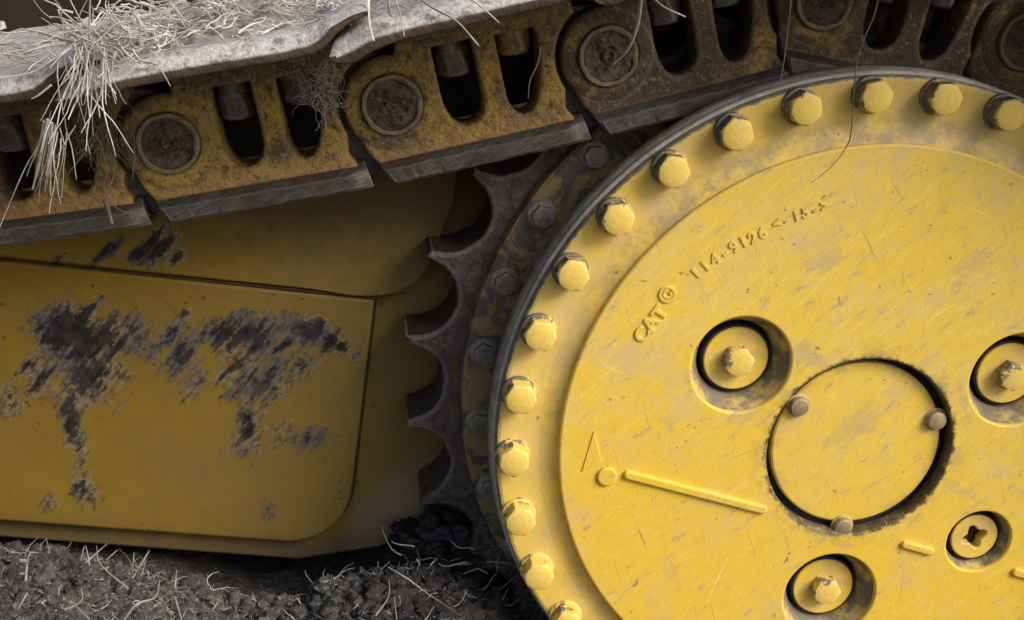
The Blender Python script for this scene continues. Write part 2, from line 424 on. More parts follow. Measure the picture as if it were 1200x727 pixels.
def dusty_shoe():
    n = NT('dust_caked_shoe_steel'); n.randomize(3)
    a = n.noise(26, 6, .7); f = n.noise(190, 5, .7)
    nu = n.normal_up()
    base = n.mix(n.step(a, .4, .65), (.055, .038, .026), (.085, .060, .040))
    dust = n.mix(n.step(f, .3, .7), (.34, .325, .305), (.60, .575, .54))
    dust = n.mix(n.math('MULTIPLY', n.step(n.noise(75, 6, .75), .5, .64), .85), dust, (.17, .14, .12))
    m = n.step(n.math('ADD', nu[2], n.math('MULTIPLY', n.math('SUBTRACT', a, .5), .35)), .12, .38)
    col = n.mix(m, base, dust)
    return n.fin(col, .85, 0, n.bump(n.math('ADD', f, a), .7, .004), .2)
def soil_mat(name, c0, c1, c2):
    n = NT(name)
    a = n.noise(35, 6, .75); f = n.noise(210, 5, .7); b = n.noise(7, 4)
    col = n.mix(n.step(a, .35, .65), c0, c1)
    col = n.mix(n.math('MULTIPLY', n.step(f, .52, .66), .7), col, c2)
    X, Y, Z = n.xyz()
    # wet black mud round the sprocket
    wet = n.step(n.math('ADD', X, n.math('MULTIPLY', n.math('SUBTRACT', n.noise(12, 4), .5), .16)), -.52, -.42)
    col = n.mix(n.math('MULTIPLY', wet, .82), col, (.018, .017, .017))
    rough = n.step(wet, 0, 1, .95, .45)
    return n.fin(col, rough, 0, n.bump(n.math('ADD', f, n.math('MULTIPLY', a, 2)), .9, .006), .3)
def plain(name, col, rough=.8, col2=None, scale=60, bump=.3, metal=0):
    n = NT(name)
    f = n.noise(scale, 5, .65)
    c = n.mix(n.step(f, .35, .65), col, col2 or tuple(x*.6 for x in col))
    return n.fin(c, rough, metal, n.bump(f, bump, .003), .3)
def straw_mat(name, c0, c1, k=6):
    n = NT(name)
    f = n.noise(90, 3, .6); g = n.noise(22, 3, .6)
    c = n.mix(n.step(g, .35, .65), c0, c1)
    c = n.mix(n.math('MULTIPLY', n.step(f, .45, .7), .5), c, tuple(x*.5 for x in c0))
    return n.fin(c, .8, 0, None, .2)

STAINS = [(85,395,62,46,-20,1.35), (100,440,58,62,10,.80), (85,505,17,60,12,1.15), (150,395,40,40,30,.7), (45,440,28,34,0,.75),
          (215,420,40,62,0,.80), (290,395,75,34,12,.95), (262,395,40,26,30,1.2), (370,395,60,24,-18,.95), (402,410,24,12,-35,1.35),
          (300,450,50,52,0,.85), (290,500,26,58,8,1.05), (350,430,30,22,35,.85), (100,578,24,30,20,.85), (55,590,14,20,0,.85),
          (176,286,36,9,52,1.5), (192,288,34,11,50,1.6), (160,296,22,6,50,1.3), (206,303,15,7,40,1.4), (121,298,26,6,55,1.3), (132,292,20,5,55,1.1), (70,303,24,6,50,1.0), (186,296,30,18,48,.7),
          (60,385,40,8,62,1.4), (118,392,46,8,58,1.5), (138,408,40,8,58,1.3), (95,372,36,8,50,1.5), (30,430,24,5,62,1.1), (330,408,34,8,35,1.1), (275,430,30,7,50,1.1), (390,398,26,7,-35,1.3), (8,470,18,30,0,.6), (350,515,60,24,0,.55), (312,600,14,24,0,.55)]
M_drum = yellow_drum(); M_recess = yellow_recess(); M_bolt = yellow_bolt()
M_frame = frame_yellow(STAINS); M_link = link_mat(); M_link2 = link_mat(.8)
M_rail = steel('worn_rail_steel', (.060, .055, .048), (.125, .117, .102), (.095, .062, .035), .75, .3, .45, (0, rad(18), 0))
M_rim = steel('scraped_rim_steel', (.30, .275, .23), (.48, .45, .38), (.14, .105, .06), .6, .05, .55)
M_pin = steel('rusty_pin_steel', (.055, .045, .042), (.13, .10, .085), (.30, .20, .09), .5, .1, .65)
M_lug = steel('greasy_lug_steel', (.06, .058, .06), (.11, .10, .10), (.13, .085, .05), .5, .1, .5)
def pin_mat():
    n = NT('rough_pin_end'); n.randomize(3)
    a = n.noise(45, 5, .7); f = n.noise(170, 5, .75)
    col = n.mix(n.step(a, .4, .6), (.115, .088, .068), (.21, .16, .115))
    col = n.mix(n.math('MULTIPLY', n.step(f, .54, .64), .85), col, (.34, .25, .13))
    col = n.mix(n.math('MULTIPLY', n.step(f, .44, .36), .8), col, (.02, .017, .016))
    return n.fin(col, .55, .1, n.bump(n.math('ADD', f, n.math('MULTIPLY', a, 1.5)), 1, .007), .4)
M_pin = pin_mat()
M_pinring = steel('rusty_collar_steel', (.13, .095, .06), (.21, .155, .09), (.07, .05, .035), .75, .1, .65)
M_sbolt = steel('rusty_bolt_steel', (.15, .13, .115), (.24, .21, .18), (.30, .21, .10), .6, .1, .55)
M_nut = steel('dirty_nut_steel', (.075, .066, .055), (.17, .15, .125), (.12, .085, .05), .5, .1, .7)
M_nuty = plain('flaking_ochre_nut', (.30, .20, .07), .7, (.14, .10, .05), 120)
M_screw = steel('dirty_screw_steel', (.26, .19, .09), (.38, .285, .13), (.10, .08, .055), .6, .1, .6)
M_sprocket = sprocket_mat(); M_hub = hub_mat(); M_shoe = dusty_shoe()
M_dark = plain('black_grime_shade', (.012, .011, .010), .7, (.03, .026, .022))  # shade of gaps and slots put into a near-black colour, plus packed mud
M_seam = plain('seam_dirt', (.040, .027, .012), .8, (.075, .050, .018), 60)
M_hull = plain('dark_brown_hull', (.030, .019, .011), .8, (.018, .012, .008), 9, .3)
M_soil = soil_mat('grey_soil', (.050, .046, .042), (.110, .103, .095), (.29, .275, .255))
M_straw = straw_mat('bleached_straw', (.68, .65, .59), (.30, .27, .22))
M_straw2 = straw_mat('grey_straw', (.42, .38, .33), (.30, .27, .23))
M_moss = straw_mat('olive_grass', (.16, .14, .07), (.10, .09, .05))
M_root = straw_mat('pale_root', (.40, .385, .35), (.13, .124, .115))
M_mud = plain('dried_mud', (.30, .265, .23), .95, (.12, .10, .085), 70, .9)

# ================================================================== final drive with its sprocket
drive = thing('final_drive', 'big round yellow drive hub ringed with hex bolts, toothed dark sprocket behind it', 'drive hub')
def pt(u, v, y=YF): return U(u, v, y)
RC = .175
HOLES = [pt(869, 428.5), pt(1192, 446), pt(972, 699)]
PLUG = pt(1147, 635)
R_H = .0515; R_P = .0365; R_C = .1000
me = plate([circle(0, 0, .3135, 200)]+[circle(x, z, R_H, 72) for x, z in HOLES]+[circle(*PLUG, R_P, 64), circle(*COVER, R_C, 110)], YF, .006, .0028, 3)
obj('hub_plate', me, M_drum, drive)
prof = [(.290, .004), (.309, -.0060), (.3135, -.0058), (.318, -.0036), (.325, -.0010), (.333, 0), (.3720, 0), (.3750, .0010), (.3765, .0032), (.3765, .012), (.300, .012)]
obj('flange', lathe(prof, 220), M_drum, drive)
prof = [(.370, .0125), (.3782, .0125), (.3798, .0145), (.3800, .0200), (.3782, .0222), (.3782, .0240), (.3800, .0262), (.3812, .0310), (.3812, .0430), (.3794, .0460), (.364, .048), (.352, .056), (.350, .128), (.30, .128)]
obj('rim_band', lathe(prof, 220), M_rim, drive)
# seam floor + recessed round cover with three screws
obj('cover_seat', lathe([(.1003, -.0095), (.1003, .0075), (0, .0075)], 96, *COVER), M_dark, drive)
cv = obj('cover_plate', lathe([(0, -.0012), (.05, -.0010), (.0900, -.0006), (.0920, .0006), (.0925, .004), (.0925, .007)], 110, *COVER), M_drum, drive)
for (u, v) in ((937, 477), (1098, 493), (988, 618)):
    x, z = U(u, v, -.005)
    b = lathe([(.0128, -.0005), (.0126, -.0015), (.0112, -.0022), (.0108, -.0050), (.0092, -.0078), (.0058, -.0092), (0, -.0096)], 28)
    obj('screw', b, M_screw, cv, (x, 0, z))
# three counterbored recesses with a disc and a hex bolt
for i, (x, z) in enumerate(HOLES):
    rc = obj('recess', lathe([(R_H+.0008, YF+.0035), (R_H-.0002, YF+.0050), (.0470, YF+.012), (.0420, YF+.0225), (.0408, YF+.0240), (.0400, YF+.036), (.030, YF+.036)], 72), M_recess, drive, (x, 0, z))
    obj('moat_shade', lathe([(.0399, YF+.0340), (.0368, YF+.0340), (.0362, YF+.0215), (.0340, YF+.0206)], 64), M_dark, rc)  # black ring added to carry the shade of the gap round the disc
    ds = obj('disc', lathe([(.0340, YF+.040), (.0340, YF+.0205), (.0330, YF+.0192), (.020, YF+.0188), (0, YF+.0188)], 56), M_drum, rc)
    bm = hexhead(bmesh.new(), .0165, .013, 0, 0, YF+.0188, [.3, .9, .1][i]); 
    hb = obj('hex_bolt', bm, M_bolt, rc)
# drain plug with its square socket
rc = obj('recess', lathe([(R_P+.0008, YF+.0030), (R_P-.0002, YF+.0045), (.0335, YF+.0115), (.0325, YF+.0130), (.0318, YF+.026), (0, YF+.026)], 64), M_recess, drive, (PLUG[0], 0, PLUG[1]))
obj('moat_shade', lathe([(.0317, YF+.0245), (.0292, YF+.0245), (.0286, YF+.0122), (.0266, YF+.0112)], 56), M_dark, rc)  # black ring again, shade of the gap round the plug
sq = []
for k in range(4):                                   # ragged four-lobed drive socket
    a = rad(28)+k*PI/2
    for da, rr in ((-.42, .0115), (-.2, .0142), (.12, .0148), (.38, .0118), (.78, .0088)):
        sq.append((rr*math.cos(a+da), rr*math.sin(a+da)))
pl = plate([circle(0, 0, .0268, 56), sq], YF+.0100, YF+.024, .0016, 2)
obj('drain_plug', pl, M_drum, rc)
obj('socket', lathe([(.0150, YF+.0225), (0, YF+.0225)], 24), M_dark, rc)
# raised level bar, dashes, triangle and drop cast into the plate
def bar(name, a, b, r):
    (x0, z0), (x1, z1) = pt(*a), pt(*b)
    d = Vector((x1-x0, z1-z0)); L = d.length; d.normalize(); p = Vector((-d.y, d.x))
    out = []
    for k in range(13): 
        t = PI/2+PI*k/12; out.append((x0+r*(d.x*math.cos(t)+p.x*math.sin(t)), z0+r*(d.y*math.cos(t)+p.y*math.sin(t))))
    for k in range(13):
        t = -PI/2+PI*k/12; out.append((x1+r*(d.x*math.cos(t)+p.x*math.sin(t)), z1+r*(d.y*math.cos(t)+p.y*math.sin(t))))
    obj(name, plate([out], YF-.0042, YF+.004, .0028, 3), M_drum, drive)
bar('level_bar', (736, 556), (893, 596.5), .0052)
bar('level_dash', (1060, 637.5), (1089, 645.5), .0048)
bar('level_dash', (1190, 670), (1240, 683), .0052)
tri = [pt(696, 505), pt(681, 553), pt(705, 541)]
obj('cast_triangle', plate([tri], YF-.0013, YF+.003, .0010, 2), M_drum, drive)
drop = circle(*pt(711, 558), .0105, 28)
ap = pt(719, 545)
drop = [(x, z) for x, z in drop]+[]
obj('cast_drop', plate([drop], YF-.0035, YF+.003, .0022, 3), M_drum, drive)
x, z = pt(716, 549)
# cast lettering along the arc
def glyph(ch, size, ext, bev):
    cu = bpy.data.curves.new('letter', 'FONT'); cu.body = ch; cu.size = size; cu.extrude = ext; cu.bevel_depth = bev; cu.bevel_resolution = 1
    cu.offset = size*.012; cu.align_x = 'CENTER'; cu.resolution_u = 4
    o = bpy.data.objects.new('letter', cu); C.objects.link(o)
    dg = bpy.context.evaluated_depsgraph_get(); dg.update()
    me = bpy.data.meshes.new_from_object(o.evaluated_get(dg))
    bpy.data.objects.remove(o); bpy.data.curves.remove(cu)
    return me
def lettering(name, items, size, ext=.0008, bev=.0005):
    """items: (char, u, v) with the glyph's middle in the photograph; tops point away from the hub"""
    bm = bmesh.new()
    for ch, u, v in items:
        x, z = pt(u, v); a = math.atan2(z, x)
        g = glyph(ch, size, ext, bev)
        rot = Matrix.Rotation(a-PI/2, 2)
        for q in g.vertices:
            p = rot @ Vector((q.co.x, q.co.y-size*.35))
            q.co = (x+p.x, YF-.0002-q.co.z, z+p.y)
        bm.from_mesh(g); bpy.data.meshes.remove(g)
    obj(name, bm, M_drum, drive, sm=40)
lettering('cast_lettering', [('C', 752, 392), ('A', 762, 379), ('T', 772.5, 366.5)], .0205, .0010, .0006)
lettering('cast_mark', [('©', 782, 345)], .0215, .0010, .0006)
num = '114-9126'
lettering('cast_number', [(c, 815+78*k/7., 320-47*(k/7.)+4*math.sin(PI*k/7.)*-1) for k, c in enumerate(num)], .0160, .0006, .0005)
lettering('cast_date', [('<', 910, 261.5), ('-', 921, 257.5), ('1', 932.5, 253), ('5', 943.5, 249), ('-', 955, 245), ('>', 966, 241.5)], .0145, .0009, .0003)
# thirty-three flange bolts
bw = lathe([(.0180, .001), (.0181, -.0030), (.0176, -.0042), (.0160, -.0046), (.010, -.0046)], 40)
m_head = bpy.data.meshes.new('flange_bolt'); bm = hexhead(bmesh.new(), .0171, .0180, 0, 0, -.0040, 0); bmesh.ops.recalc_face_normals(bm, faces=bm.faces); bm.to_mesh(m_head); bm.free(); smooth(m_head, 40)
m_head.materials.append(M_bolt)
m_wash = bpy.data.meshes.new('washer'); bmesh.ops.recalc_face_normals(bw, faces=bw.faces); bw.to_mesh(m_wash); bw.free(); smooth(m_wash, 40); m_wash.materials.append(M_bolt)
for k in range(33):
    a = rad(-149.57-k*360/33)
    o = link(bpy.data.objects.new('flange_bolt', m_head), drive); o.location = (.36*math.cos(a), 0, .36*math.sin(a))
    o.rotation_euler = (0, rad(random.uniform(-25, 25)), 0)
    w = link(bpy.data.objects.new('washer', m_wash), o); 
# hub ring and its bolts
obj('hub_ring', lathe([(.345, .118), (.398, .118), (.4025, .1205), (.4035, .126), (.4035, .141), (.345, .141)], 200), M_hub, drive)
bm = bmesh.new(); hexhead(bm, .0128, .0100, 0, 0, .1165, .2); lathe([(.0165, .1185), (.0162, .1165), (.0148, .1154), (.010, .1150)], 28, bm=bm)
for v in bm.verts: v.co += noise.noise_vector(v.co*160)*.0013
m_sb = bpy.data.meshes.new('sprocket_bolt'); bmesh.ops.recalc_face_normals(bm, faces=bm.faces); bm.to_mesh(m_sb); bm.free(); smooth(m_sb, 40); m_sb.materials.append(M_sbolt)
x, z = U(588, 330, .115); a0 = math.atan2(z, x)
for k in range(29):
    a = a0+2*PI*k/29
    o = link(bpy.data.objects.new('sprocket_bolt', m_sb), drive); o.location = (.3835*math.cos(a), 0, .3835*math.sin(a)); o.rotation_euler = (0, random.uniform(0, 1), 0)
# sprocket
out = []
rt, rg, NT_ = .4685, .4215, 29
for k in range(NT_):
    a = rad(166.63)+2*PI*k/NT_
    jt = random.uniform(-.0045, .0010); ja = random.uniform(-.012, .012)
    for j in range(24):
        f = j/24.; x_ = abs(2*(f-.5))             # 1 at the tips, 0 in the gullet
        t = x_/.90
        r = rt+jt if t >= .985 else rg+(rt-rg)*(1-math.sqrt(max(0, 1-t*t)))*.94
        th = a+f*2*PI/NT_+ja*(1 if x_ > .6 else 0)*max(0, (x_-.6)/.4)*0
        t2 = min(r, rt+jt)+noise.fractal(Vector((math.cos(th)*16, math.sin(th)*16, 2)), .9, 2, 4)*.0022
        out.append((t2*math.cos(th), t2*math.sin(th)))
obj('sprocket', plate([out, circle(0, 0, .34, 96)], .136, .214, .0040, 2), M_sprocket, drive)

# ================================================================== track chain
PINS = [(-1.140, .112), (-.931, .155), (-.722, .211), (-.516, .275), (-.315, .349), (-.113, .431)]
for a in (76.1, 46.9, 17.7, -11.5): PINS.append((.433*math.cos(rad(a)), .433*math.sin(rad(a))))
YL = .060
def arc(cx, cz, r, a0, a1, n): return [(cx+r*math.cos(rad(a0+(a1-a0)*k/n)), cz+r*math.sin(rad(a0+(a1-a0)*k/n))) for k in range(n+1)]
P = .2175
outline = arc(0, 0, .0465, 75, 215, 18)+[(-.0335, -.0430), (-.0250, -.0560), (.1735, -.0560), (.1650, -.0420)]+arc(P, 0, .0545, 205, 120, 12)+[(.186, .070), (.150, .0745), (.02, .0745)]
slotA = [(.0480, .044), (.0475, .0), (.0490, -.018), (.0535, -.029), (.0600, -.0355), (.0680, -.0370), (.0765, -.0345), (.0835, -.0280), (.0872, -.018), (.0878, .0), (.0870, .044)]
slotB = [(.1100, .042), (.1100, .0), (.1103, -.020), (.1130, -.030), (.1180, -.0365), (.1240, -.0385), (.1315, -.0360), (.1385, -.0280), (.1430, -.015), (.1465, .0), (.1490, .018), (.1500, .034), (.1480, .042)]
m_body = plate([outline, slotA, slotB], YL, YL+.046, .0042, 3)
# tail lug that tucks behind the next boss, and the second plate on the inner side
bm = bmesh.new(); bm.from_mesh(m_body)
m_lug = plate([[(.150, -.0735), (.196, -.0700), (.222, -.046)]+arc(P, 0, .045, -70, 80, 12)+[(.150, .060)]], YL+.022, YL+.075, .004, 2)
smooth(m_lug, 40); m_lug.materials.append(M_lug)
boss = lathe([(.0460, YL+.004), (.0440, YL-.0010), (.0400, YL-.0028), (.0350, YL-.0034), (.0315, YL-.0030), (.0295, YL-.001)], 72)
for v in boss.verts: v.co.y += noise.fractal(v.co*70, .9, 2, 3)*.0010
tmp = bpy.data.meshes.new('t'); boss.to_mesh(tmp); boss.free(); bm.from_mesh(tmp)
bm.to_mesh(m_body); bm.free(); smooth(m_body, 40)
# rail: worn running strip with a sloping top
m_rail = bpy.data.meshes.new('rail'); bm = bmesh.new()
sec0 = [(YL+.004, -.0515), (YL-.0055, -.0565), (YL-.0090, -.0600), (YL-.0090, -.0730), (YL-.0065, -.0760), (YL+.05, -.0760), (YL+.05, -.0515)]
rings = []
RX = [(-.0285, .3), (-.0262, .85), (-.0235, 1)]+[(-.02+.19*k/60, 1) for k in range(57)]+[(.1625, .95), (.1685, .8), (.1745, .55), (.1790, .25)]
for x, s_ in RX:
    row = []
    for y, z in sec0:
        q = x+(-.0515-z)*(.42 if x < 0 else .20)
        jn = noise.fractal(Vector((x*55, z*60, 2)), .9, 2, 4)
        row.append(bm.verts.new((q, YL+.012+(y-YL-.012)*(.50+.50*s_)+jn*.0012, z+jn*.0011*(1 if z > -.07 else .4))))
    rings.append(row)
for A, B in zip(rings, rings[1:]):
    for k in range(len(A)): bm.faces.new((A[k], A[(k+1) % len(A)], B[(k+1) % len(A)], B[k]))
bm.faces.new(rings[0]); bm.faces.new(rings[-1])
bmesh.ops.recalc_face_normals(bm, faces=bm.faces); bm.to_mesh(m_rail); bm.free(); smooth(m_rail, 35); m_rail.materials.append(M_rail)
m_ring = bpy.data.meshes.new('collar'); bm = lathe([(.0298, YL+.004), (.0296, YL-.0060), (.0284, YL-.0082), (.0262, YL-.0084), (.0246, YL-.0072), (.0242, YL-.0020), (.0242, YL+.010)], 64)
for v in bm.verts:
    if v.co.y < YL-.006: v.co += noise.noise_vector(v.co*110)*.0013
    a_ = math.atan2(v.co.z, v.co.x)
    if v.co.y < YL-.004: v.co.y += .0045*max(0, noise.noise(Vector((math.cos(a_)*1.6, math.sin(a_)*1.6, 4))))
bmesh.ops.recalc_face_normals(bm, faces=bm.faces); bm.to_mesh(m_ring); bm.free(); smooth(m_ring, 45); m_ring.materials.append(M_pinring)
def pin_mesh(seed):
    bm = bmesh.new(); N_, K = 40, 9; rings = []
    for j in range(K+1):
        r = .0240*(1-j/K)
        if j == K: rings.append([bm.verts.new((0, YL-.0062, 0))]); continue
        row = []
        for k in range(N_):
            a = 2*PI*k/N_; x, z = r*math.cos(a), r*math.sin(a)
            h = noise.fractal(Vector((x*150+seed*9, z*150, seed)), .8, 2, 4)*.0036
            row.append(bm.verts.new((x, YL-.0045-.0012*math.cos(r*1100)-h, z)))
        rings.append(row)
    for A, B in zip(rings, rings[1:]):
        for k in range(N_):
            if len(B) == 1: bm.faces.new((A[k], A[(k+1) % N_], B[0]))
            else: bm.faces.new((A[k], A[(k+1) % N_], B[(k+1) % N_], B[k]))
    me = bpy.data.meshes.new('pin'); bmesh.ops.recalc_face_normals(bm, faces=bm.faces); bm.to_mesh(me); bm.free(); smooth(me, 60); me.materials.append(M_pin); return me
def nut_mesh(mat, nm, dx):
    """hexagonal nut on its stud, axis across the link"""
    bm = bmesh.new(); hexhead(bm, .0172, .023, 0, 0, 0, .15, .05, 48)
    bmesh.ops.rotate(bm, verts=bm.verts, cent=(0, 0, 0), matrix=Matrix.Rotation(rad(90), 3, 'X'))
    st = bmesh.new(); lathe([(.0135, 0), (.0135, -.05)], 20, bm=st); bmesh.ops.rotate(st, verts=st.verts, cent=(0, 0, 0), matrix=Matrix.Rotation(rad(-90), 3, 'X'))
    t = bpy.data.meshes.new('t'); st.to_mesh(t); st.free(); bm.from_mesh(t)
    for v in bm.verts: v.co += noise.noise_vector(v.co*80)*.0030+noise.noise_vector(v.co*220)*.0013
    me = bpy.data.meshes.new(nm)
    bmesh.ops.recalc_face_normals(bm, faces=bm.faces); bm.to_mesh(me); bm.free(); smooth(me, 40); me.materials.append(mat); return me
m_nutA = nut_mesh(M_nut, 'nut', 0); m_nutB = nut_mesh(M_nuty, 'nut', 0)
# inner plate of the link pair, far side
m_inner = plate([[(-.03, -.06), (.19, -.06), (.22, 0), (.19, .074), (-.02, .074), (-.046, 0)]], .235, .275, .004, 1); smooth(m_inner, 40); m_inner.materials.append(M_dark)  # coloured black to hold the shade inside the slots, with packed mud
m_bush = bpy.data.meshes.new('bushing'); bm = lathe([(.030, YL+.05), (.030, .24)], 28); bm.to_mesh(m_bush); bm.free(); smooth(m_bush, 40); m_bush.materials.append(M_dark)
# shoe: profile along the chain (top, middle of the edge, bottom), lofted in depth
TOP = [(-.0345, .0810), (-.0325, .0860), (-.0270, .0905), (-.0170, .0945), (0, .0990), (.02, .1003), (.06, .1003), (.10, .1003), (.14, .1003), (.163, .1006), (.172, .1040), (.182, .1080), (.194, .1112), (.206, .1125), (.212, .1118)]
BOT = [(-.0343, .0795), (-.0310, .0745), (-.0245, .0712), (-.0165, .0713), (0, .0765), (.02, .0798), (.06, .0803), (.10, .0803), (.14, .0806), (.165, .0815), (.176, .0862), (.186, .0938), (.197, .1000), (.208, .1030), (.2135, .1042)]
def shoe_mesh(seed):
    bm = bmesh.new(); loops = []
    ys = [(-.1500, .46, .10), (-.1487, .52, .02), (-.1415, .88, 0), (-.1340, 1., 0)]+[(-.12+.04*k, 1, 0) for k in range(13)]
    # refine along the profile
    def fine(L):
        out = []
        for (a, b) in zip(L, L[1:]):
            for k in range(4): out.append((a[0]+(b[0]-a[0])*k/4, a[1]+(b[1]-a[1])*k/4))
        out.append(L[-1]); return out
    T, B = fine(TOP), fine(BOT)
    for y, f, ins in ys:
        row = []
        for (tx, tz), (bx, bz) in zip(T, B):
            j = noise.fractal(Vector((tx*60+seed*5, y*40, seed)), 1, 2, 4)*.0016
            row.append(bm.verts.new((bx+(tx-bx)*f, y+noise.noise(Vector((tx*40+seed, y*10, 3)))*.0007, bz+(tz-bz)*f+j*f)))
        for (tx, tz), (bx, bz) in reversed(list(zip(T, B))):
            row.append(bm.verts.new((bx+(tx-bx)*ins, y, bz+(tz-bz)*ins)))
        loops.append(row)
    n = len(loops[0])
    for A, B_ in zip(loops, loops[1:]):
        for k in range(n): bm.faces.new((A[k], A[(k+1) % n], B_[(k+1) % n], B_[k]))
    h = n//2
    for row in (loops[0], loops[-1]):
        for k in range(h-1): bm.faces.new((row[k], row[k+1], row[n-2-k], row[n-1-k]))
    bmesh.ops.recalc_face_normals(bm, faces=bm.faces)
    me = bpy.data.meshes.new('shoe_plate'); bm.to_mesh(me); bm.free(); smooth(me, 50, False); me.materials.append(M_shoe); return me
LABELS = ['track link at the far left cut off by the picture edge',
          'rusty track link behind the hanging straw tuft',
          'rusty yellow track link, its shoe piled with dry grass, above the scraped panel',
          'rusty yellow track link whose shoe has the rounded nose, over the sprocket teeth',
          'rusty track link with a pale straw hanging over its pin, touching the hub top',
          'dark greasy track link directly above the hub, crossed by a thin stalk',
          'dark greasy track link at the upper right corner behind the hub',
          'track link going down the far side of the sprocket',
          'track link low on the far side of the sprocket']
LINKS = []
for i in range(len(PINS)-1):
    (x0, z0), (x1, z1) = PINS[i], PINS[i+1]
    a = math.atan2(z1-z0, x1-x0)
    t = thing('track_link', LABELS[i], 'track link', (x0, 0, z0), 'links of the crawler track chain')
    t.rotation_euler = (0, -a, 0); LINKS.append(t)
    for nm, me, mt in (('link_plate', m_body, M_link), ('tail_lug', m_lug, None), ('rail', m_rail, None), ('collar', m_ring, None), ('pin', pin_mesh(i+1), None), ('inner_plate', m_inner, None), ('bushing', m_bush, None), ('shoe_plate', shoe_mesh(i+1), None)):
        if mt and not me.materials: me.materials.append(mt)
        q = link(bpy.data.objects.new(nm, me), t)
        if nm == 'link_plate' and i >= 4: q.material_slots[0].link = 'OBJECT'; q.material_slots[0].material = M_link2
    for dx, dz, me in ((.0670, .0085, m_nutA), (.1285, .0160, m_nutB if i in (3,) else m_nutA)):
        o = link(bpy.data.objects.new('nut', me), t); o.location = (dx, YL+.026, dz+.026+random.uniform(-.003, .003)); o.rotation_euler = (0, 0, random.uniform(-.3, .3))
        o.location.z -= .0
    if i == 3: pass

# ================================================================== roller frame behind the chain
fr = thing('undercarriage_beam', 'long dull yellow undercarriage beam with a scraped panel smeared with black grease', 'undercarriage', (0, 0, 0))
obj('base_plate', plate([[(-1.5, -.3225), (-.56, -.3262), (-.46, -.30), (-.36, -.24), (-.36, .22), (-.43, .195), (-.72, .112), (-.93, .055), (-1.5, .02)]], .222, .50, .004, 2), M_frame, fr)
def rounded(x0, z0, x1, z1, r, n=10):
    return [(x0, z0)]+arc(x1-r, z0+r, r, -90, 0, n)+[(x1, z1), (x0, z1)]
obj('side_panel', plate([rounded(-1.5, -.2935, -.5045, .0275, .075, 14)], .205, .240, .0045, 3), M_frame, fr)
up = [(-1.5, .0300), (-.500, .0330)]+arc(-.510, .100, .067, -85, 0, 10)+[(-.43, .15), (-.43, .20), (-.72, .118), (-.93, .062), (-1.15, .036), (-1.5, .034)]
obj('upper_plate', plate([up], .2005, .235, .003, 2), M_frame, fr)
seam = [(-1.5, .2205, -.2945), (-.585, .2205, -.2945)]+[(x, .2205, z) for x, z in arc(-.5795, -.2185, .076, -90, 0, 14)]+[(-.5035, .2205, -.1), (-.5035, .2205, .030)]
bm = add_tube(bmesh.new(), seam, .0028, .0028, 6)
obj('panel_seam', bm, M_seam, fr)
bm = add_tube(bmesh.new(), [(-1.5, .2045, .0288), (-.9, .2045, .0292), (-.504, .2045, .0305), (-.47, .2060, .040)], .0012, .0012, 6)
obj('upper_seam', bm, M_seam, fr)

# hull of the machine behind the track
hu = thing('machine_hull', 'dark brown machine hull in shadow behind the track', 'machine hull', (0, .9, 0))
bm = bmesh.new(); add_box(bm, -2.6, 1.6, 0, .3, -.6, 1.15, .02)
obj('hull_plate', bm, M_hull, hu)
bm = bmesh.new(); add_box(bm, -2.6, 1.6, -.03, -.002, .92, .98, .006)
obj('hull_rib', bm, M_hull, hu)

# ================================================================== ground
CR = [(-300, 640), (0, 642), (80, 650), (150, 662), (220, 684), (290, 704), (345, 700), (395, 676), (450, 664), (520, 664), (570, 690), (620, 735), (700, 800)]
CRW = [U(u, v, .075) for u, v in CR]
def crest(x):
    if x <= CRW[0][0]: return CRW[0][1]
    for (a, b), (c, d) in zip(CRW, CRW[1:]):
        if a <= x <= c: t = (x-a)/(c-a); t = t*t*(3-2*t); return b+(d-b)*t
    return max(-.50, CRW[-1][1])
def ground_z(x, y):
    c = crest(x)
    back = .075
    if y > back: z = c-min(.10, (y-back)*.9)
    else: z = c+min(.0, -(back-y)*.10)
    p = Vector((x, y, 0))
    amp = max(0, min(1, (2.2-(p-Vector((-.6, 0, 0))).length)/1.0))
    z += amp*(noise.fractal(p*14, 1, 2, 3)*.010+noise.fractal(p*55+Vector((3, 1, 0)), .9, 2, 4)*.0065-.004)
    v = noise.voronoi(p*42)[0][0]
    z += amp*(.5-v)*.006
    return z
bm = bmesh.new()
xs = [-40, -15, -6, -3, -2, -1.5]+[-1.25+.0055*k for k in range(int(1.15/.0055)+1)]+[0, .4, 1, 2, 5, 15, 40]
ys = [-40, -12, -4, -1.5, -.8, -.5]+[-.30+.0055*k for k in range(int(.62/.0055)+1)]+[.45, .7, 1.2, 3, 10, 40]
G = [[bm.verts.new((x, y, ground_z(x, y))) for x in xs] for y in ys]
for a, b in zip(G, G[1:]):
    for k in range(len(xs)-1): bm.faces.new((a[k], a[k+1], b[k+1], b[k]))
tag(obj('ground', bm, M_soil, sm=None), kind='structure')
bpy.data.objects['ground'].data.shade_smooth()
